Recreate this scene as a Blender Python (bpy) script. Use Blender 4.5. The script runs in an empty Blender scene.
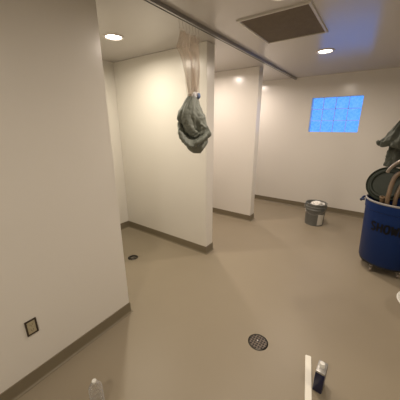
import bpy, bmesh, math, random
from mathutils import Vector, Matrix, noise
random.seed(7)
PI = math.pi
SC = bpy.context.scene
COL = SC.collection

# ------------------------------------------------------------ dimensions (metres)
XL, XE, XS, XRT, XM, XT = -1.532, -1.544, -3.0755, 1.75, -1.34, -1.372
YF, Y0, Y1, Y2, YB, T = -1.6, 1.063, 2.291, 3.643, 4.93, 0.151
H, HB = 2.40, 0.101

# ------------------------------------------------------------ materials
def mat(name, color, rough=.5, metal=0, spec=.5, noise_amt=0, noise_scale=8, bump=0, bump_scale=60, coat=0):
    m = bpy.data.materials.new(name); m.use_nodes = True
    nt = m.node_tree; b = nt.nodes['Principled BSDF']
    b.inputs['Base Color'].default_value = (*color, 1)
    b.inputs['Roughness'].default_value = rough
    b.inputs['Metallic'].default_value = metal
    b.inputs['Specular IOR Level'].default_value = spec
    b.inputs['Coat Weight'].default_value = coat
    tc = nt.nodes.new('ShaderNodeTexCoord')
    if noise_amt:
        n = nt.nodes.new('ShaderNodeTexNoise'); n.inputs['Scale'].default_value = noise_scale
        n.inputs['Detail'].default_value = 5
        r = nt.nodes.new('ShaderNodeMix'); r.data_type = 'RGBA'
        a = [max(0, c*(1-noise_amt)) for c in color]; c2 = [min(1, c*(1+noise_amt)) for c in color]
        r.inputs['A'].default_value = (*a, 1); r.inputs['B'].default_value = (*c2, 1)
        nt.links.new(tc.outputs['Object'], n.inputs['Vector'])
        nt.links.new(n.outputs['Fac'], r.inputs['Factor'])
        nt.links.new(r.outputs['Result'], b.inputs['Base Color'])
    if bump:
        n2 = nt.nodes.new('ShaderNodeTexNoise'); n2.inputs['Scale'].default_value = bump_scale
        n2.inputs['Detail'].default_value = 3
        bp = nt.nodes.new('ShaderNodeBump'); bp.inputs['Strength'].default_value = bump
        bp.inputs['Distance'].default_value = .01
        nt.links.new(tc.outputs['Object'], n2.inputs['Vector'])
        nt.links.new(n2.outputs['Fac'], bp.inputs['Height'])
        nt.links.new(bp.outputs['Normal'], b.inputs['Normal'])
    return m

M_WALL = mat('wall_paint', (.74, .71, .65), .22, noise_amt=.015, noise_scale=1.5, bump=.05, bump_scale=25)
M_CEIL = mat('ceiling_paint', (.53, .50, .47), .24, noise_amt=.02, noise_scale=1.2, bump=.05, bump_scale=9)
M_FLOOR = mat('epoxy_floor', (.292, .246, .176), .42, spec=.4, noise_amt=.05, noise_scale=2.2, bump=.03, bump_scale=12)
M_BASE = mat('epoxy_cove', (.19, .158, .104), .4, noise_amt=.05, noise_scale=3)
M_ALU = mat('track_metal', (.33, .32, .31), .35, .7)
M_DARK = mat('dark_slot', (.03, .028, .025), .6)
M_WHITEP = mat('white_plastic', (.80, .79, .74), .35)
M_TRIM = mat('lamp_trim', (.62, .58, .54), .4)
M_CHROME = mat('steel', (.55, .53, .50), .25, .95)
M_STRN = mat('worn_steel', (.16, .15, .13), .25, .85)
M_DCHROME = mat('dark_steel', (.045, .04, .032), .3, .8)
M_GREY = mat('grey_bucket_plastic', (.15, .156, .145), .45, noise_amt=.12, noise_scale=30)
M_LABEL = mat('paper_label', (.62, .60, .54), .6, noise_amt=.15, noise_scale=60)
M_RAG = mat('white_rag', (.80, .78, .72), .8, noise_amt=.08, noise_scale=40)
M_BLUE = mat('blue_barrel_plastic', (.003, .021, .105), .4, spec=.25, noise_amt=.15, noise_scale=6)
M_WORN = mat('worn_rim', (.26, .25, .24), .4, noise_amt=.3, noise_scale=25)
M_BLUEDK = mat('blue_handle_plastic', (.006, .02, .07), .45)
M_BLACK = mat('black_plastic', (.012, .012, .013), .5)
M_PAINT = mat('black_marker', (.004, .004, .006), .6)
M_GREEN = mat('dark_green_plastic', (.019, .024, .016), .5, spec=.2, noise_amt=.2, noise_scale=20)
M_TAN = mat('tan_pipe', (.15, .10, .058), .4, noise_amt=.25, noise_scale=14)
M_PALE = mat('pale_pipe', (.24, .20, .16), .3, .3, noise_amt=.15, noise_scale=18)
M_WOOD = mat('wood_pole', (.33, .22, .12), .55, noise_amt=.2, noise_scale=12)
M_CLOTH = mat('grey_green_cloth', (.062, .068, .053), .75, noise_amt=.22, noise_scale=22, bump=.25, bump_scale=45)
M_CLOTH2 = mat('grey_curtain_cloth', (.150, .162, .136), .6, noise_amt=.2, noise_scale=18, bump=.25, bump_scale=45)
M_TIEW = mat('white_tie', (.75, .78, .82), .6)
M_TIEB = mat('blue_tie', (.10, .14, .25), .6)
M_CANB = mat('dark_blue_label', (.004, .007, .048), .3)
M_CANM = mat('bright_tin', (.42, .41, .39), .35, .5)
M_STRIP = mat('cream_strip', (.86, .83, .74), .4)
M_OUTF = mat('outlet_dark', (.045, .03, .018), .6)
M_OUTB = mat('outlet_beige', (.40, .35, .23), .5, noise_amt=.2, noise_scale=90)
M_MORTAR = mat('window_mortar', (.66, .68, .74), .8)
M_VENTF = mat('vent_frame', (.55, .52, .47), .4)

def vent_mat():
    m = mat('vent_filter', (.15, .115, .075), .8, noise_amt=.18, noise_scale=14)
    nt = m.node_tree; b = nt.nodes['Principled BSDF']
    tc = [n for n in nt.nodes if n.type == 'TEX_COORD'][0]
    br = nt.nodes.new('ShaderNodeTexBrick'); br.offset = 0
    br.inputs['Scale'].default_value = 1
    br.inputs['Brick Width'].default_value = .022; br.inputs['Row Height'].default_value = .022
    br.inputs['Mortar Size'].default_value = .003
    bp = nt.nodes.new('ShaderNodeBump'); bp.inputs['Strength'].default_value = .6; bp.inputs['Distance'].default_value = .004
    nt.links.new(tc.outputs['Object'], br.inputs['Vector'])
    nt.links.new(br.outputs['Fac'], bp.inputs['Height'])
    nt.links.new(bp.outputs['Normal'], b.inputs['Normal'])
    return m
M_VENT = vent_mat()

def drain_mat():
    m = bpy.data.materials.new('perforated_grate'); m.use_nodes = True
    nt = m.node_tree; b = nt.nodes['Principled BSDF']
    tc = nt.nodes.new('ShaderNodeTexCoord')
    v = nt.nodes.new('ShaderNodeTexVoronoi'); v.inputs['Scale'].default_value = 48; v.inputs['Randomness'].default_value = .15
    v.voronoi_dimensions = '2D'
    r = nt.nodes.new('ShaderNodeValToRGB')
    r.color_ramp.elements[0].position = .32; r.color_ramp.elements[0].color = (.006, .004, .003, 1)
    r.color_ramp.elements[1].position = .42; r.color_ramp.elements[1].color = (.14, .11, .085, 1)
    nt.links.new(tc.outputs['Object'], v.inputs['Vector'])
    nt.links.new(v.outputs['Distance'], r.inputs['Fac'])
    nt.links.new(r.outputs['Color'], b.inputs['Base Color'])
    b.inputs['Metallic'].default_value = .3; b.inputs['Roughness'].default_value = .5
    return m
M_GRATE = drain_mat()

def glassblock_mat():
    m = bpy.data.materials.new('glass_block'); m.use_nodes = True
    nt = m.node_tree; nt.nodes.clear()
    out = nt.nodes.new('ShaderNodeOutputMaterial')
    tc = nt.nodes.new('ShaderNodeTexCoord')
    v = nt.nodes.new('ShaderNodeTexNoise'); v.inputs['Scale'].default_value = 24; v.inputs['Detail'].default_value = 3
    r = nt.nodes.new('ShaderNodeValToRGB')
    r.color_ramp.elements[0].position = .35; r.color_ramp.elements[0].color = (.78, .90, .97, 1)
    r.color_ramp.elements[1].position = .65; r.color_ramp.elements[1].color = (1, 1, 1, 1)
    tr = nt.nodes.new('ShaderNodeBsdfTransparent'); gl = nt.nodes.new('ShaderNodeBsdfGlossy')
    gl.inputs['Roughness'].default_value = .35
    bp = nt.nodes.new('ShaderNodeBump'); bp.inputs['Strength'].default_value = .03; bp.inputs['Distance'].default_value = .01
    mx = nt.nodes.new('ShaderNodeMixShader'); mx.inputs['Fac'].default_value = .02
    L = nt.links.new
    L(tc.outputs['Object'], v.inputs['Vector']); L(v.outputs['Fac'], r.inputs['Fac']); L(r.outputs['Color'], tr.inputs['Color'])
    L(v.outputs['Fac'], bp.inputs['Height']); L(bp.outputs['Normal'], gl.inputs['Normal'])
    L(tr.outputs[0], mx.inputs[1]); L(gl.outputs[0], mx.inputs[2]); L(mx.outputs[0], out.inputs['Surface'])
    return m
M_GLASSB = glassblock_mat()

def clear_mat():
    m = bpy.data.materials.new('clear_plastic'); m.use_nodes = True
    nt = m.node_tree; nt.nodes.clear()
    out = nt.nodes.new('ShaderNodeOutputMaterial')
    tr = nt.nodes.new('ShaderNodeBsdfTransparent'); tr.inputs['Color'].default_value = (.93, .93, .93, 1)
    gl = nt.nodes.new('ShaderNodeBsdfGlossy'); gl.inputs['Roughness'].default_value = .12
    df = nt.nodes.new('ShaderNodeBsdfDiffuse'); df.inputs['Color'].default_value = (.8, .8, .8, 1)
    lw = nt.nodes.new('ShaderNodeLayerWeight'); lw.inputs['Blend'].default_value = .35
    m1 = nt.nodes.new('ShaderNodeMixShader'); m2 = nt.nodes.new('ShaderNodeMixShader'); m2.inputs['Fac'].default_value = .03
    L = nt.links.new; m3 = nt.nodes.new('ShaderNodeMixShader'); m3.inputs['Fac'].default_value = .45  # white diffuse mixed in at the edges paints their bright reflections
    tn = nt.nodes.new('ShaderNodeTexNoise'); tn.inputs['Scale'].default_value = 35
    tb = nt.nodes.new('ShaderNodeBump'); tb.inputs['Strength'].default_value = .6; tb.inputs['Distance'].default_value = .01
    tc = nt.nodes.new('ShaderNodeTexCoord'); L(tc.outputs['Object'], tn.inputs['Vector']); L(tn.outputs['Fac'], tb.inputs['Height'])
    L(tb.outputs['Normal'], gl.inputs['Normal']); L(tb.outputs['Normal'], lw.inputs['Normal'])
    L(gl.outputs[0], m3.inputs[1]); L(df.outputs[0], m3.inputs[2])
    L(lw.outputs['Facing'], m1.inputs['Fac']); L(tr.outputs[0], m1.inputs[1]); L(m3.outputs[0], m1.inputs[2])
    L(m1.outputs[0], m2.inputs[1]); L(df.outputs[0], m2.inputs[2]); L(m2.outputs[0], out.inputs['Surface'])
    return m
M_CLEAR = clear_mat()

def mesh_curtain_mat():
    m = bpy.data.materials.new('sheer_mesh_fabric'); m.use_nodes = True
    nt = m.node_tree; nt.nodes.clear()
    out = nt.nodes.new('ShaderNodeOutputMaterial')
    tr = nt.nodes.new('ShaderNodeBsdfTransparent')
    df = nt.nodes.new('ShaderNodeBsdfDiffuse'); df.inputs['Color'].default_value = (.55, .45, .36, 1)
    tl = nt.nodes.new('ShaderNodeBsdfTranslucent'); tl.inputs['Color'].default_value = (.55, .45, .36, 1)
    a = nt.nodes.new('ShaderNodeMixShader'); a.inputs['Fac'].default_value = .4
    b = nt.nodes.new('ShaderNodeMixShader'); b.inputs['Fac'].default_value = .30
    L = nt.links.new
    L(df.outputs[0], a.inputs[1]); L(tl.outputs[0], a.inputs[2])
    L(tr.outputs[0], b.inputs[1]); L(a.outputs[0], b.inputs[2]); L(b.outputs[0], out.inputs['Surface'])
    return m
M_MESH = mesh_curtain_mat()

def emit_mat(name, color, s):
    m = bpy.data.materials.new(name); m.use_nodes = True
    nt = m.node_tree; nt.nodes.clear()
    out = nt.nodes.new('ShaderNodeOutputMaterial'); e = nt.nodes.new('ShaderNodeEmission')
    e.inputs['Color'].default_value = (*color, 1); e.inputs['Strength'].default_value = s
    nt.links.new(e.outputs[0], out.inputs['Surface']); return m
M_LAMP = emit_mat('lit_lamp_lens', (1, .92, .78), 16)

# ------------------------------------------------------------ mesh helpers
def bm_box(bm, a, b, bev=0):
    x0, y0, z0 = a; x1, y1, z1 = b
    r = bmesh.ops.create_cube(bm, size=1)
    for v in r['verts']:
        v.co = Vector(((x0+x1)/2+v.co.x*(x1-x0), (y0+y1)/2+v.co.y*(y1-y0), (z0+z1)/2+v.co.z*(z1-z0)))
    if bev:
        es = list({e for v in r['verts'] for e in v.link_edges})
        bmesh.ops.bevel(bm, geom=es, offset=bev, segments=2, affect='EDGES', profile=.5)
    return bm
def box(a, b, bev=0): return bm_box(bmesh.new(), a, b, bev)
def lathe(prof, n=40, bm=None, cap_start=False, cap_end=False, center=(0, 0, 0), squash=None):
    bm = bm or bmesh.new(); rings = []
    for r, z in prof:
        rings.append([bm.verts.new((center[0]+r*math.cos(2*PI*i/n), center[1]+r*math.sin(2*PI*i/n), center[2]+z)) for i in range(n)])
    for a, b in zip(rings, rings[1:]):
        for i in range(n):
            bm.faces.new((a[i], a[(i+1) % n], b[(i+1) % n], b[i]))
    if cap_start: bm.faces.new(rings[0][::-1])
    if cap_end: bm.faces.new(rings[-1])
    return bm
def tube(pts, r, n=10, bm=None, flat=1.0):
    bm = bm or bmesh.new(); pts = [Vector(p) for p in pts]
    rs = r if isinstance(r, (list, tuple)) else [r]*len(pts)
    rings = []; up = None
    for i, p in enumerate(pts):
        t = (pts[min(i+1, len(pts)-1)]-pts[max(i-1, 0)]).normalized()
        if up is None:
            up = Vector((0, 0, 1)) if abs(t.z) < .9 else Vector((1, 0, 0))
        s = t.cross(up).normalized(); up = s.cross(t).normalized()
        rings.append([bm.verts.new(p+(s*math.cos(2*PI*k/n)+up*math.sin(2*PI*k/n)*flat)*rs[i]) for k in range(n)])
    for a, b in zip(rings, rings[1:]):
        for k in range(n): bm.faces.new((a[k], a[(k+1) % n], b[(k+1) % n], b[k]))
    bm.faces.new(rings[0][::-1]); bm.faces.new(rings[-1])
    return bm
def smooth_pts(ctrl, n=8):
    c = [Vector(p) for p in ctrl]; c = [2*c[0]-c[1]]+c+[2*c[-1]-c[-2]]; out = []
    for i in range(1, len(c)-2):
        for k in range(n):
            t = k/n; p0, p1, p2, p3 = c[i-1:i+3]
            out.append(.5*((2*p1)+(p2-p0)*t+(2*p0-5*p1+4*p2-p3)*t*t+(3*p1-p0-3*p2+p3)*t**3))
    out.append(c[-2]); return out
def obj(name, bm, m, parent=None, smooth=False, label=None, offset=None):
    bmesh.ops.recalc_face_normals(bm, faces=bm.faces)
    if offset is not None: bmesh.ops.translate(bm, verts=bm.verts, vec=-Vector(offset))
    me = bpy.data.meshes.new(name); bm.to_mesh(me); bm.free()
    if smooth:
        for p in me.polygons: p.use_smooth = True
        if smooth != 'all': 
            try: me.set_sharp_from_angle(angle=math.radians(40))
            except Exception: pass
    for mm in (m if isinstance(m, list) else [m]): me.materials.append(mm)
    o = bpy.data.objects.new(name, me); COL.objects.link(o)
    if offset is not None and parent is None: o.location = offset
    if parent: o.parent = parent
    if label: o['label'] = label
    return o
def tag(o, label, cat, group=None):
    o['label'] = label; o['category'] = cat
    if group: o['group'] = group
    return o
def thing(name, loc, label, cat, group=None, rz=0):
    o = bpy.data.objects.new(name, None); o.empty_display_size = .05; COL.objects.link(o)
    o.location = loc; o.rotation_euler = (0, 0, rz); return tag(o, label, cat, group)
def struct(o, label, cat='structure'):
    o['kind'] = 'structure'; o['label'] = label; o['category'] = cat; return o
def copy_tree(o, parent=None):
    c = o.copy(); COL.objects.link(c)
    if parent: c.parent = parent
    for ch in list(o.children): copy_tree(ch, c)
    return c

# ------------------------------------------------------------ room shell
struct(obj('floor', box((XS-.2, YF-.2, -.1), (XRT+.2, YB+.2, 0)), M_FLOOR), 'glossy tan epoxy floor', 'floor')
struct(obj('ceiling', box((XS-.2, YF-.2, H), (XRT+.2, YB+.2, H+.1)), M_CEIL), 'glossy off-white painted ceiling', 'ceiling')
struct(obj('wall_left', box((XS-.2, YF, 0), (XL, Y0, H), .004), M_WALL), 'off-white wall at left ending in a corner before the first stall', 'wall')
struct(obj('wall_stall', box((XS-.2, Y0, 0), (XS, YB, H)), M_WALL), 'off-white rear wall of the shower stalls', 'wall')
struct(obj('wall_near_partition', box((XS, Y1, 0), (XE, Y1+T, H), .006), M_WALL), 'off-white partition wall with the grey bundle hanging before it', 'wall')
struct(obj('wall_far_partition', box((XS, Y2, 0), (XE, Y2+T, H), .006), M_WALL), 'off-white partition wall further back, before the window wall', 'wall')
struct(obj('wall_right', box((XRT, YF, 0), (XRT+.2, YB, H)), M_WALL), 'off-white wall on the right', 'wall')
struct(obj('wall_front', box((XS-.2, YF-.2, 0), (XRT+.2, YF, H)), M_WALL), 'off-white wall behind the viewpoint', 'wall')
WX0, WX1, WZ0, WZ1 = -1.052, -.278, 1.466, 2.046
bm = bmesh.new()
xs = [XS-.2, WX0, WX1, XRT+.2]; zs = [0, WZ0, WZ1, H]; D = .16
gv = {}
for j, yy in enumerate((YB, YB+D)):
    for a, x in enumerate(xs):
        for b, z in enumerate(zs): gv[j, a, b] = bm.verts.new((x, yy, z))
for a in range(3):
    for b in range(3):
        if a == 1 and b == 1: continue
        for j in (0, 1): bm.faces.new([gv[j, a, b], gv[j, a+1, b], gv[j, a+1, b+1], gv[j, a, b+1]])
def ringf(seq):
    for p, q in zip(seq, seq[1:]+seq[:1]):
        bm.faces.new([gv[0, p[0], p[1]], gv[0, q[0], q[1]], gv[1, q[0], q[1]], gv[1, p[0], p[1]]])
ringf([(1, 1), (2, 1), (2, 2), (1, 2)])
ringf([(0, 0), (1, 0), (2, 0), (3, 0), (3, 1), (3, 2), (3, 3), (2, 3), (1, 3), (0, 3), (0, 2), (0, 1)])
struct(obj('wall_back', bm, M_WALL), 'off-white back wall with the glass block window', 'wall')

# glass block window: 4 x 3 blocks
win = bpy.data.objects.new('window_1', None); COL.objects.link(win); win.location = ((WX0+WX1)/2, YB+.008, WZ0)
struct(win, 'blue-lit glass block window high in the back wall', 'window')
wl = Vector(win.location); nx, nz = 4, 3
bw, bh = (WX1-WX0)/nx, (WZ1-WZ0)/nz; g = .003; BD = .03
bm = bmesh.new()
for i in range(nx+1):
    x = WX0+i*bw; a, b = max(WX0, x-g), min(WX1, x+g); bm_box(bm, (a, YB+.010, WZ0), (b, YB+.008+BD, WZ1))
for k in range(nz+1):
    z = WZ0+k*bh; a, b = max(WZ0, z-g), min(WZ1, z+g); bm_box(bm, (WX0, YB+.010, a), (WX1, YB+.008+BD, b))
bmesh.ops.translate(bm, verts=bm.verts, vec=-wl)
obj('mortar_grid', bm, M_MORTAR, win)
for i in range(nx):
    for k in range(nz):
        bm = box((-bw/2+g, 0, -bh/2+g), (bw/2-g, BD, bh/2-g), .006)
        o = obj('glass_block', bm, M_GLASSB, win, True)
        o.location = (WX0+(i+.5)*bw-wl.x, 0, (k+.5)*bh)

# integral cove base running round every wall
loop = [(XL, YF), (XL, Y0), (XS, Y0), (XS, Y1), (XE, Y1), (XE, Y1+T), (XS, Y1+T), (XS, Y2), (XE, Y2), (XE, Y2+T), (XS, Y2+T), (XS, YB), (XRT, YB), (XRT, YF)]
prof = [(0, 0), (.0, HB), (.006, HB-.001), (.0065, .018), (.009, .009), (.015, .003), (.022, .001), (.022, 0)]
def mitre(i):
    n = len(loop); p = Vector(loop[i]); a = (p-Vector(loop[i-1])).normalized(); b = (Vector(loop[(i+1) % n])-p).normalized()
    na, nb = Vector((a.y, -a.x)), Vector((b.y, -b.x)); s = na+nb
    return s/ max(s.dot(na), .01)
def base(name, idx, label):
    bm = bmesh.new(); rings = []
    for i in idx:
        m_ = mitre(i); p = Vector(loop[i]); rings.append([bm.verts.new((p.x+m_.x*d, p.y+m_.y*d, z)) for d, z in prof])
    for a, b in zip(rings, rings[1:]):
        for k in range(len(prof)-1): bm.faces.new((a[k], a[k+1], b[k+1], b[k]))
    bm.faces.new(rings[0]); bm.faces.new(rings[-1][::-1])
    struct(obj(name, bm, M_BASE), label, 'baseboard')
base('baseboard_left', [0, 1, 2], 'tan epoxy cove base along the left wall')
base('baseboard_first_stall', [2, 3], 'tan epoxy cove base at the rear of the first stall')
base('baseboard_near_partition', [3, 4, 5, 6], 'tan epoxy cove base round the near partition')
base('baseboard_second_stall', [6, 7], 'tan epoxy cove base at the rear of the middle stall')
base('baseboard_far_partition', [7, 8, 9, 10], 'tan epoxy cove base round the far partition')
base('baseboard_third_stall', [10, 11], 'tan epoxy cove base at the rear of the last stall')
base('baseboard_back', [11, 12], 'tan epoxy cove base under the window wall')
base('baseboard_right', [12, 13], 'tan epoxy cove base along the right wall')
base('baseboard_front', [13, 0], 'tan epoxy cove base behind the viewpoint')

# ------------------------------------------------------------ recessed ceiling lamps and two added fill lamps
def make_light():
    t = thing('ceiling_light', (0, 0, H), '', 'ceiling light', 'round recessed ceiling lights')
    obj('trim_ring', lathe([(.072, 0), (.072, -.004), (.080, -.010), (.094, -.007), (.098, 0), (.072, 0)], 48), M_TRIM, t, True)
    obj('lens', lathe([(.0005, -.004), (.05, -.0035), (.0715, -.001), (.0715, 0), (.0005, 0)], 40), M_LAMP, t, True)
    return t
lights = [
    (-2.205, 1.68, 'round recessed ceiling light in the first stall, left of the curtain track', (1, .90, .74), 14),
    (-.65, 3.385, 'round recessed ceiling light between the air vent and the window', (1, .86, .73), 17),
    (-2.205, 2.98, 'round recessed ceiling light of the middle stall, hidden behind the near partition', (1, .85, .75), 14.5),
    (-2.205, 4.34, 'round recessed ceiling light of the last stall, hidden behind the far partition', (1, .85, .76), 13.5),
    (-.65, 1.81, 'round recessed ceiling light just beyond the vent at the upper frame edge', (1, .86, .73), 15),
    (-.30, -.85, 'added round ceiling light, unseen behind the viewpoint, brightening the left wall', (1, .88, .74), 17),  # added fill out of view, brightens the left wall
    (1.0, 1.05, 'added round ceiling light, unseen right of the viewpoint, filling the left wall', (1, .88, .74), 11),  # added side fill out of view, lifts left wall and partition ends
]
proto = make_light()
for i, (x, y, lab, c, w) in enumerate(lights):
    o = proto if i == 0 else copy_tree(proto)
    o.location = (x, y, H); o['label'] = lab
    ld = bpy.data.lights.new('downlight', 'AREA'); ld.shape = 'DISK'; ld.size = .10; ld.energy = w; ld.color = c
    ld.spread = math.radians(170)
    lo = bpy.data.objects.new('downlight_lamp', ld); COL.objects.link(lo); lo.location = (x, y, H-.012)

# ------------------------------------------------------------ ceiling air vent
vx0, vx1, vy0, vy1 = -1.085, -.518, 2.025, 2.728
t = thing('air_vent', ((vx0+vx1)/2, (vy0+vy1)/2, H), 'large square ceiling air vent with dark brown grille and pale frame', 'vent')
hx, hy, fw = (vx1-vx0)/2, (vy1-vy0)/2, .026
bm = bmesh.new()
outer = [(-hx, -hy), (hx, -hy), (hx, hy), (-hx, hy)]; inner = [(-hx+fw, -hy+fw), (hx-fw, -hy+fw), (hx-fw, hy-fw), (-hx+fw, hy-fw)]
o0 = [bm.verts.new((x, y, 0)) for x, y in outer]; o1 = [bm.verts.new((x*.99, y*.99, -.010)) for x, y in outer]
i1 = [bm.verts.new((x*1.02, y*1.02, -.012)) for x, y in inner]; i0 = [bm.verts.new((x, y, -.004)) for x, y in inner]; ib = [bm.verts.new((x, y, 0)) for x, y in inner]
for r0, r1 in ((o0, o1), (o1, i1), (i1, i0), (i0, ib), (ib, o0)):
    for k in range(4): bm.faces.new((r0[k], r0[(k+1) % 4], r1[(k+1) % 4], r1[k]))
obj('vent_frame', bm, M_VENTF, t)
obj('vent_grille', box((-hx+fw, -hy+fw, -.006), (hx-fw, hy-fw, -.0005)), M_VENT, t)

# ------------------------------------------------------------ curtain track
t = thing('curtain_track', (XT, (Y0+YB)/2, H), 'grey metal curtain track along the ceiling in front of the stalls', 'curtain track')
L2 = (YB-Y0)/2-.001
obj('track_rail', box((-.016, -L2, -.024), (.016, L2, 0), .003), M_ALU, t)
obj('track_slot', box((-.015, -L2+.001, -.029), (-.004, L2-.001, -.0242)), M_DARK, t, label='dark slot under the rail')
obj('track_lip', box((.0005, -L2+.001, -.029), (.015, L2-.001, -.0242)), M_ALU, t)

# ------------------------------------------------------------ shower curtain with its lower half bundled up
CR = Vector((.814, .580, 0)).normalized(); CF = Vector((-.580, .814, 0)).normalized()
def interp(tab, v):
    for (a, p), (b, q) in zip(tab, tab[1:]):
        if v <= b:
            s = (v-a)/(b-a); return p+(q-p)*s
    return tab[-1][1]
def lump(rows, depth, fold, seed, na=96, bm=None, hollow=False):
    bm = bm or bmesh.new(); rings = []
    pts = smooth_pts([(r[0], r[1], r[2]) for r in rows], 8); rad = smooth_pts([(r[3], 0, 0) for r in rows], 8)
    for j, (p, rr) in enumerate(zip(pts, rad)):
        v = j/(len(pts)-1); r = max(rr.x, .004); ring = []
        for i in range(na):
            a = 2*PI*i/na; k = 1+fold(a, v, p.z)+.10*noise.noise(Vector((math.cos(a)*2.2, math.sin(a)*2.2, p.z*11+seed)))-.13*(.25-abs(noise.noise(Vector((math.cos(a)*4.5+seed, math.sin(a)*4.5, p.z*22)))))
            ring.append(bm.verts.new(p+CR*(math.cos(a)*r*k)+CF*(math.sin(a)*r*k*depth)))
        rings.append(ring)
    for a, b in zip(rings, rings[1:]):
        for i in range(na): bm.faces.new((a[i], a[(i+1) % na], b[(i+1) % na], b[i]))
    if not hollow: bm.faces.new(rings[0]); bm.faces.new(rings[-1])
    return bm
t = thing('shower_curtain', (XM, 1.74, H-.047), 'hanging shower curtain with sheer beige top and grey-green lower half bundled up', 'curtain')
tl = Vector(t.location)
Lf = [(0, 1.612), (.18, 1.595), (.27, 1.578), (.33, 1.622), (.45, 1.660), (.8, 1.680), (1, 1.712)]
Rt = [(0, 1.862), (.25, 1.868), (.5, 1.850), (.8, 1.826), (1, 1.806)]
bm = bmesh.new(); NU, NV = 90, 40; grid = []
for j in range(NV+1):
    v = j/NV; row = []
    for i in range(NU+1):
        u = i/NU; l, r = interp(Lf, v), interp(Rt, v)
        scal = abs(math.sin(PI*u*6))**1.5*.022*max(0, 1-v*6)
        z = 2.293-v*.475-scal; y = l+(r-l)*u+.006*math.sin(v*9+u*11)
        x = XM+(.026+.02*v)*math.sin(2*PI*u*(5.5))*(1-.35*v)+.014*math.sin(u*23+v*5)+.03*math.sin(u*PI)*v
        row.append(bm.verts.new((x-tl.x, y-tl.y, z-tl.z)))
    grid.append(row)
for j in range(NV):
    for i in range(NU): bm.faces.new((grid[j][i], grid[j][i+1], grid[j+1][i+1], grid[j+1][i]))
obj('sheer_top', bm, M_MESH, t, 'all', 'sheer beige mesh upper panel')
for i in range(7):
    y = 1.612+.25*i/6
    obj('curtain_hook', tube([(0, y-tl.y, .0), (0, y-tl.y, -.03), (.006, y-tl.y+.003, -.05), (0, y-tl.y, -.066), (-.006, y-tl.y, -.055)], .0019, 6), M_CHROME, t, True)
rows = [(1.767, 1.838, .034), (1.764, 1.812, .046), (1.758, 1.776, .064), (1.747, 1.719, .086), (1.744, 1.654, .110), (1.773, 1.588, .122), (1.806, 1.510, .131), (1.813, 1.456, .116), (1.804, 1.403, .088), (1.812, 1.358, .064), (1.835, 1.326, .034)]
def fold(a, v, z):
    s = 0
    s += .11*(abs(math.sin(2.5*a+5.5*v+.6))-.55)
    s += .06*math.sin(7*a-9*v+1.2)*min(1, v*3)
    s += .035*math.sin(13*a+16*v)
    d = (v-.72)-.16*math.cos(a+.8)          # cloth doubled over: a rolled swath round the lower half
    s += .13*math.exp(-(d/.07)**2)-.17*math.exp(-((d+.13)/.045)**2)
    return s
bm = lump([(XM, r[0], r[1], r[2]) for r in rows], .75, fold, 3.1)
bmesh.ops.translate(bm, verts=bm.verts, vec=-tl)
bundle = obj('bundled_fabric', bm, M_CLOTH2, t, 'all', 'grey-green fabric gathered into a hanging bundle')
def swath(name, ctrl, rad, par, m, flat=.45):
    p = smooth_pts(ctrl, 14); n = len(p)
    rr = [rad*(.30+.70*math.sin(PI*min(1, max(0, (i+.8)/(n+.6))))) for i in range(n)]
    bm = tube(p, rr, 28, flat=flat)
    for v in bm.verts: v.co += .013*noise.noise_vector(v.co*16)+.007*noise.noise_vector(v.co*45)
    bmesh.ops.translate(bm, verts=bm.verts, vec=-tl)
    return obj(name, bm, m, par, 'all')
def P(cx, dz, front):      # point on the bundle: across, height, toward the room
    return Vector((XM, 1.785, 1.53))+CR*cx+Vector((0, 0, dz))-CF*front
swath('fabric_fold', [P(-.118, .07, .03), P(-.105, -.01, .065), P(-.06, -.085, .085), P(.0, -.105, .095), P(.07, -.065, .09), P(.125, -.005, .05)], .058, t, M_CLOTH2, .55)
swath('fabric_fold', [P(-.03, .27, .02), P(-.060, .18, .06), P(-.055, .08, .085), P(-.02, .0, .095), P(.04, -.035, .085)], .052, t, M_CLOTH2, .5)
swath('fabric_fold', [P(.0, .28, .02), P(.035, .19, .05), P(.075, .10, .07), P(.085, .03, .08), P(.055, -.03, .085)], .046, t, M_CLOTH2, .5)
# knot of white cloth at the gather
t.location = tl+Vector((-.03, .04, .014))
k0 = Vector((XM, 1.818, 1.822))-CF*.04
bm = bmesh.new(); bmesh.ops.create_icosphere(bm, subdivisions=3, radius=1)
for v in bm.verts:
    c = v.co.copy(); v.co = k0-tl+Vector((c.x*.032, c.y*.044, c.z*.034))*(1+.3*noise.noise(c*2))
kn = obj('knot', bm, M_TIEW, t, 'all', 'white knot at the gather')
bm = bmesh.new(); bmesh.ops.create_icosphere(bm, subdivisions=2, radius=1)
for v in bm.verts:
    c = v.co.copy(); v.co = k0-tl+CR*.026-CF*.022+Vector((c.x*.018, c.y*.018, c.z*.024))
obj('knot_end', bm, M_TIEB, kn, 'all', 'dark blue end of the knot')

# ------------------------------------------------------------ outlet on left wall
t = thing('electrical_outlet', (XL, .354, .413), 'small electrical outlet with dark open surround low on the left wall', 'outlet')
bm = bmesh.new()
w, h, f = .031, .052, .009
for a, b in (((0, -w, -h), (.006, -w+f, h)), ((0, w-f, -h), (.006, w, h)), ((0, -w+f, -h), (.006, w-f, -h+f)), ((0, -w+f, h-f), (.006, w-f, h))): bm_box(bm, a, b)
obj('box_surround', bm, M_OUTF, t)
obj('receptacle', box((0, -w+f, -h+f), (.004, w-f, h-f), .001), M_OUTB, t)
for s in (-1, 1):
    bm = bmesh.new()
    for q in (-1, 1): bm_box(bm, (.0041, q*.006-.001, s*.019-.004), (.005, q*.006+.001, s*.019+.004))
    bm_box(bm, (.0041, -.002, s*.019-.011), (.005, .002, s*.019-.008))
    obj('socket_slots', bm, M_OUTF, t)

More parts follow.
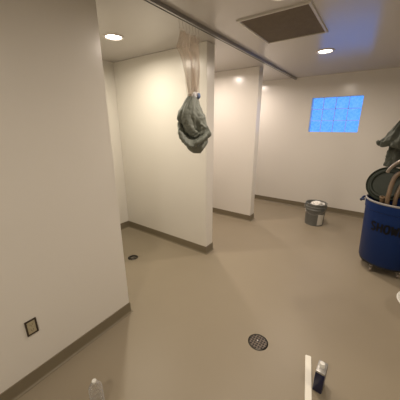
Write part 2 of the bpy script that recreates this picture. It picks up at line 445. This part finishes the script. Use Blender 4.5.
# ------------------------------------------------------------ floor drains
t = thing('floor_drain', (-.473, 1.427, 0), 'round perforated metal drain grate in the middle of the open floor', 'drain')
obj('drain_ring', lathe([(.064, .0), (.064, .004), (.072, .003), (.076, 0), (.064, 0)], 48), M_DCHROME, t, True)
obj('grate', lathe([(.0005, .0035), (.05, .0035), (.0635, .003), (.0635, 0), (.0005, 0)], 48), M_GRATE, t, True)
scr = lathe([(.0005, .006), (.006, .0055), (.008, .0036)], 16, center=(-.006, .012, 0)); obj('grate_screw', scr, M_CHROME, t, True)
t = thing('floor_drain', (-2.244, 1.684, 0), 'small open round drain with dark rim inside the first stall', 'drain')
obj('drain_ring', lathe([(.033, .0), (.033, .004), (.045, .007), (.060, .003), (.063, 0), (.033, 0)], 40), M_DCHROME, t, True)
obj('strainer', lathe([(.0005, .005), (.012, .0045), (.018, .002), (.033, .0015), (.033, 0), (.0005, 0)], 32), M_STRN, t, True)

# ------------------------------------------------------------ grey bucket and rag
bc = Vector((-.622, 4.185, 0))
t = thing('bucket', bc, 'grey plastic bucket with a white label standing before the back wall', 'bucket')
BR = lambda z: .140+.0165*z/.37
obj('bucket_body', lathe([(.0005, .002), (.13, .002), (.138, .0), (.141, .012), (BR(.255), .255), (BR(.26)+.006, .262), (BR(.27)+.006, .272), (BR(.28), .278), (BR(.30), .30), (BR(.305)+.008, .305), (BR(.32)+.008, .318), (BR(.33), .322), (BR(.35), .348), (BR(.36)+.006, .352), (BR(.37)+.006, .366), (BR(.37)-.002, .370), (BR(.37)-.006, .362), (.138, .25), (.130, .012), (.0005, .010)], 56), M_GREY, t, True)
def patch(cx, cy, rad, a0, a1, z0, z1, th, n=16, bm=None):
    bm = bm or bmesh.new(); A = []
    for i in range(n+1):
        a = a0+(a1-a0)*i/n; q = []
        for z, e in ((z0, 0), (z1, 0), (z1, th), (z0, th)):
            r = rad(z)+e; q.append(bm.verts.new((cx+r*math.cos(a), cy+r*math.sin(a), z)))
        A.append(q)
    for a, b in zip(A, A[1:]):
        for k in range(4): bm.faces.new((a[k], a[(k+1) % 4], b[(k+1) % 4], b[k]))
    bm.faces.new(A[0]); bm.faces.new(A[-1][::-1]); return bm
R_ = math.radians
obj('paper_label', patch(0, 0, BR, R_(-81.5+20), R_(-81.5+62), .02, .20, .0012), M_LABEL, t, True, 'worn white paper label')
hp = []
for i in range(21):
    a = PI*i/20; hp.append((math.cos(a)*.168, -.03-.09*math.sin(a)*.9-.07*math.sin(a), .335-.13*math.sin(a)))
obj('bail_handle', tube(hp, .0025, 8), M_CHROME, t, True)
obj('handle_lug', box((.155, -.04, .320), (.170, -.018, .345), .003), M_GREY, t)
obj('handle_lug', box((-.170, -.04, .320), (-.155, -.018, .345), .003), M_GREY, t)
bm = bmesh.new(); bmesh.ops.create_icosphere(bm, subdivisions=5, radius=1)
for v in bm.verts:
    c = v.co.copy(); k = 1+.35*noise.noise(c*1.7+Vector((3, 1, 7)))+.16*noise.noise(c*5)
    v.co = Vector((c.x*.098*k+.028, c.y*.085*k-.030, .352+c.z*.042*k))
    if v.co.z > .37: v.co.z += .012*noise.noise(c*7)
tag(obj('cleaning_rag', bm, M_RAG, None, 'all', offset=(0, 0, .34)), 'crumpled white rag lying in the top of the grey bucket', 'rag').location = bc+Vector((0, 0, .34))

# ------------------------------------------------------------ blue barrel on a dolly
bx, by = .317, 3.228
t = thing('dolly', (bx, by, 0), 'black round wheeled dolly under the blue barrel', 'dolly')
obj('dolly_deck', lathe([(.0005, .085), (.225, .085), (.245, .095), (.250, .118), (.0005, .118)], 48), M_BLACK, t, True)
for i in range(5):
    a = R_(-90-34+72*i); cx, cy = .205*math.cos(a), .205*math.sin(a)
    c = bpy.data.objects.new('caster', None); COL.objects.link(c); c.parent = t; c.location = (cx, cy, 0); c.rotation_euler = (0, 0, R_([62, 80, 100, 40, 75][i]))
    bm = lathe([(.0005, -.011), (.022, -.011), (.027, -.007), (.027, .007), (.022, .011), (.0005, .011)], 24)
    bmesh.ops.rotate(bm, verts=bm.verts, matrix=Matrix.Rotation(PI/2, 3, 'X')); bmesh.ops.translate(bm, verts=bm.verts, vec=(0, 0, .027))
    obj('wheel', bm, M_PALE, c, True)
    bm = bmesh.new()
    for s in (-1, 1): bm_box(bm, (-.012, s*.014-.0015, .022), (.012, s*.014+.0015, .075))
    bm_box(bm, (-.016, -.016, .075), (.016, .016, .085)); obj('fork', bm, M_CHROME, c)
RB = lambda z: .258+.037*z/.711       # z above barrel base
t = thing('barrel', (bx, by, .119), 'large blue plastic barrel filled with pipes, standing on a wheeled dolly', 'barrel')
obj('barrel_body', lathe([(.0005, .003), (.24, .003), (.25, 0), (.258, .012), (RB(.60), .60), (RB(.605)+.006, .606), (RB(.69)+.006, .69), (RB(.69)-.001, .692), (RB(.68)-.003, .66), (.25, .02), (.0005, .016)], 72), M_BLUE, t, True)
obj('barrel_rim', lathe([(RB(.69), .690), (RB(.69)+.009, .692), (RB(.7)+.010, .703), (RB(.7)+.006, .709), (RB(.7)-.002, .710), (RB(.7)-.004, .692), (RB(.69), .690)], 72), M_WORN, t, True, 'pale worn rim')
for a in (R_(172), R_(-8)):
    c, s = math.cos(a), math.sin(a); tv = Vector((-s, c, 0)); rv = Vector((c, s, 0))
    pts = [rv*.300+tv*-.07+Vector((0, 0, .67)), rv*.332+tv*-.065+Vector((0, 0, .665)), rv*.340+Vector((0, 0, .640)), rv*.332+tv*.065+Vector((0, 0, .665)), rv*.300+tv*.07+Vector((0, 0, .67))]
    obj('barrel_handle', tube(smooth_pts(pts, 6), .013, 10), M_BLUEDK, t, True)
# hand painted capitals wrapped round the barrel: SHOWER
G = {'S': [[(.9, .85), (.6, 1), (.2, .92), (.1, .72), (.4, .55), (.8, .42), (.9, .2), (.6, 0), (.1, .1)]],
     'H': [[(.1, 0), (.1, 1)], [(.9, 0), (.9, 1)], [(.1, .5), (.9, .5)]],
     'O': [[(.5, 1), (.15, .85), (.05, .5), (.15, .15), (.5, 0), (.85, .15), (.95, .5), (.85, .85), (.5, 1)]],
     'W': [[(0, 1), (.25, 0), (.5, .8), (.75, 0), (1, 1)]],
     'E': [[(.9, 1), (.1, 1), (.1, 0), (.9, 0)], [(.1, .5), (.75, .5)]],
     'R': [[(.1, 0), (.1, 1), (.7, 1), (.9, .78), (.7, .52), (.1, .5)], [(.45, .5), (.9, 0)]]}
a_ = R_(-95.6-40); bm = bmesh.new()
for ch in 'SHOWER':
    for st in G[ch]:
        dense = []
        for p, q in zip(st, st[1:]):
            for k in range(5): dense.append((p[0]+(q[0]-p[0])*k/5, p[1]+(q[1]-p[1])*k/5))
        dense.append(st[-1]); hw = .0105
        for i, (u, v) in enumerate(dense):
            pa, pb = dense[max(0, i-1)], dense[min(len(dense)-1, i+1)]
        L_, Rr = [], []
        for i, (u, v) in enumerate(dense):
            pa, pb = dense[max(0, i-1)], dense[min(len(dense)-1, i+1)]
            dx, dz = (pb[0]-pa[0])*.050, (pb[1]-pa[1])*.095; n = math.hypot(dx, dz) or 1
            for sg, lst in ((1, L_), (-1, Rr)):
                ss = u*.050+sg*hw*(-dz/n); z = .395+v*.095+sg*hw*(dx/n); r = RB(z)+.0012; a = a_+ss/.285
                lst.append(bm.verts.new((r*math.cos(a), r*math.sin(a), z)))
        for i in range(len(dense)-1): bm.faces.new((L_[i], L_[i+1], Rr[i+1], Rr[i]))
    a_ += .066/.285
r_ = bmesh.ops.solidify(bm, geom=bm.faces[:], thickness=.0006)
obj('painted_lettering', bm, M_PAINT, t, False, 'black hand-painted capital letters')

# things standing in the barrel
def disc(c, nrm, prof, m, name, parent, label=None):
    bm = lathe(prof, 56); q = Vector((0, 0, 1)).rotation_difference(Vector(nrm).normalized())
    bmesh.ops.rotate(bm, verts=bm.verts, matrix=q.to_matrix())
    return obj(name, bm, m, parent, True, label)
lc = (.172, 3.185, .990); ln = (-.30, -.90, .42)
t = thing('round_lid', lc, 'round dark green plastic lid tilted in the top of the blue barrel', 'lid')
disc(lc, ln, [(.0005, 0), (.125, 0), (.135, .012), (.150, .014), (.158, .004), (.172, .002), (.182, .012), (.188, .008), (.190, -.02), (.184, -.022), (.178, -.004), (.0005, -.010)], M_GREEN, 'lid_disc', t)
tag(obj('bent_pipe', tube(smooth_pts([(.30, 3.22, .16), (.24, 3.08, .55), (.200, 3.00, .84), (.205, 3.03, 1.02), (.225, 3.05, 1.11), (.275, 3.06, 1.145), (.36, 3.09, 1.13), (.40, 3.10, 1.10)], 7), .020, 14), M_TAN, None, 'all'),
    'thick tan pipe in the blue barrel, bent over at its top, nearest the round lid', 'pipe')
tag(obj('bent_pipe', tube(smooth_pts([(.34, 3.24, .16), (.285, 3.05, .60), (.262, 3.01, .86), (.272, 3.035, .97), (.30, 3.06, 1.035), (.37, 3.12, 1.05)], 7), .018, 14), M_TAN, None, 'all'),
    'second tan pipe in the blue barrel, right of the bent one beside the lid', 'pipe')
tag(obj('metal_pipe', tube(smooth_pts([(.43, 3.2, .17), (.46, 3.05, .9), (.45, 3.04, 1.15), (.38, 3.04, 1.26), (.30, 3.05, 1.280), (.22, 3.055, 1.245), (.165, 3.06, 1.175), (.15, 3.06, 1.13)], 7), .016, 14), M_PALE, None, 'all'),
    'pale shiny hooked pipe whose end hangs just above the lid in the blue barrel', 'pipe')
a, b = Vector((.155, 3.02, .885)), Vector((.205, 3.20, .16)); ln_ = (a-b).length
bm = lathe([(.013, -ln_), (.020, -ln_), (.020, -.014), (.026, -.012), (.026, 0), (.015, .002), (.013, -.015), (.013, -ln_)], 28)
q = Vector((0, 0, 1)).rotation_difference((a-b).normalized()); bmesh.ops.rotate(bm, verts=bm.verts, matrix=q.to_matrix())
bmesh.ops.translate(bm, verts=bm.verts, vec=a)
tag(obj('open_pipe', bm, M_TAN, None, True), 'short brown pipe with a flanged open end just under the round lid', 'pipe')
tag(obj('wooden_stick', tube([(.36, 3.30, .16), (.345, 3.06, .9), (.335, 3.00, 1.06)], .013, 12), M_WOOD, None, True), 'wooden stick standing in the blue barrel at the right frame edge', 'stick')
tag(obj('mop_pole', tube([(.34, 3.43, .16), (.285, 3.42, 1.0), (.262, 3.40, 1.35), (.243, 3.345, 1.60), (.240, 3.332, 1.66)], .013, 12), M_WOOD, None, True), 'long pole standing in the blue barrel under the grey cloth', 'pole')
def fold2(a, v, z):
    return .34*(abs(math.sin(4.5*a+1.1*v+.9))-.65)*min(1, .3+v*1.6)+.10*math.sin(11*a-3*v)
def fold3(a, v, z):
    return .30*(abs(math.sin(4.5*a-.8*v+.3))-.6)+.06*math.sin(13*a)
org = Vector((.2, 3.25, 1.4)); back = Vector((.030, .075, -.006))
rows = [(.214, 3.255, 1.765, .016), (.206, 3.25, 1.714, .036), (.196, 3.25, 1.658, .060), (.188, 3.25, 1.590, .092), (.184, 3.25, 1.522, .125), (.180, 3.25, 1.453, .166), (.176, 3.25, 1.400, .195), (.180, 3.25, 1.372, .190)]
bm = lump(rows, .55, fold2, 8.3, hollow=True)
for v in bm.verts:
    if v.co.z < 1.43: v.co.z += .055*noise.noise(Vector((v.co.x*9, v.co.y*9, 2)))-.10*(v.co.x-.18)
cl = tag(obj('hanging_cloth', bm, M_CLOTH, None, 'all', offset=org), 'dark grey-green cloth draped over a pole above the blue barrel', 'cloth')
cl.location = org+back
rows = [(.222, 3.318, 1.46, .085), (.222, 3.318, 1.40, .120), (.226, 3.318, 1.32, .142), (.228, 3.318, 1.24, .150), (.236, 3.318, 1.17, .155), (.240, 3.325, 1.165, .135)]
bm = lump(rows, .5, fold3, 5.1, hollow=True); bmesh.ops.translate(bm, verts=bm.verts, vec=-org)
tail = obj('cloth_tail', bm, M_CLOTH, cl, 'all', 'lower layer hanging straight down')
for o in (cl, tail):
    sm = o.modifiers.new('thickness', 'SOLIDIFY'); sm.thickness = .003

# ------------------------------------------------------------ white basin at the right frame edge
t = thing('wash_basin', (.568, 2.40, 0), 'white round plastic basin cut off by the right frame edge, nearer than the barrel', 'basin')
obj('basin_body', lathe([(.0005, .003), (.095, .003), (.10, 0), (.105, .01), (.135, .08), (.172, .160), (.188, .166), (.190, .176), (.184, .180), (.168, .172), (.130, .082), (.098, .014), (.0005, .012)], 56), M_WHITEP, t, True)

# ------------------------------------------------------------ small things on the floor near the viewer
t = thing('solvent_can', (-.030, 1.340, 0), 'small dark blue and silver rectangular can with white cap beside the white strip', 'can', rz=R_(-3))
obj('can_body', box((-.027, -.046, .0), (.027, .046, .150), .006), M_CANB, t, True, 'dark blue printed can body')
obj('can_shoulder', box((-.0265, -.0455, .150), (.0265, .0455, .166), .005), M_CANM, t, True, 'bright silver can top')
bm = lathe([(.0005, .166), (.017, .166), (.017, .172), (.0155, .174), (.0155, .190), (.013, .193), (.0005, .193)], 28, center=(-.002, .002, 0))
obj('cap', bm, M_WHITEP, t, True, 'white screw cap')
bm = bmesh.new()
p0 = Vector((-.131, 1.522)); d = Vector((.066, -.305)).normalized(); n = Vector((-d.y, d.x)); sw = .019; Ls = 1.15
cs = [p0+n*sw, p0-n*sw, p0-n*sw+d*Ls, p0+n*sw+d*Ls]
lo = [bm.verts.new((c.x, c.y, .0)) for c in cs]; hi = [bm.verts.new((c.x, c.y, .012)) for c in cs]
bm.faces.new(lo[::-1]); bm.faces.new(hi)
for k in range(4): bm.faces.new((lo[k], lo[(k+1) % 4], hi[(k+1) % 4], hi[k]))
bmesh.ops.bevel(bm, geom=bm.edges[:], offset=.003, segments=2, affect='EDGES')
tag(obj('trim_strip', bm, M_STRIP, None, True, offset=(p0.x, p0.y, 0)), 'long flat cream-white strip lying on the floor left of the solvent can', 'strip')
t = thing('water_bottle', (-1.076, .460, 0), 'clear plastic water bottle standing on the floor near the left wall', 'bottle')
obj('bottle_body', lathe([(.0005, .006), (.024, .004), (.034, .0), (.038, .008), (.038, .05), (.0355, .055), (.038, .06), (.038, .085), (.0355, .09), (.038, .095), (.038, .135), (.036, .155), (.027, .174), (.0135, .186), (.0125, .196), (.0125, .200)], 36), M_CLEAR, t, True)
obj('bottle_cap', lathe([(.0005, .207), (.0115, .207), (.0125, .205), (.0125, .194), (.0122, .193), (.0005, .193)], 28), M_WHITEP, t, True, 'white screw cap')

# ------------------------------------------------------------ sky, camera, colour
w = bpy.data.worlds.new('sky'); SC.world = w; w.use_nodes = True
w.node_tree.nodes['Background'].inputs['Color'].default_value = (.17, .52, 1.6, 1)
w.node_tree.nodes['Background'].inputs['Strength'].default_value = 1.0

cd = bpy.data.cameras.new('camera'); cam = bpy.data.objects.new('camera', cd); COL.objects.link(cam)
cd.sensor_fit = 'HORIZONTAL'; cd.sensor_width = 36; cd.lens = 240.05/400*36; cd.clip_start = .02
Rv, Uv, Fv = Vector((.81429921, .58044027, -.00242603)), Vector((-.17222464, .24560097, .95394908)), Vector((-.5543063, .77638216, -.29995879))
m = Matrix.Identity(4)
for r in range(3): m[r][0], m[r][1], m[r][2] = Rv[r], Uv[r], -Fv[r]
m.translation = (0, 0, 1.6); cam.matrix_world = m
SC.camera = cam
SC.view_settings.view_transform = 'Standard'; SC.view_settings.look = 'None'
SC.view_settings.exposure = 0; SC.view_settings.gamma = 1
SC.view_settings.use_curve_mapping = False
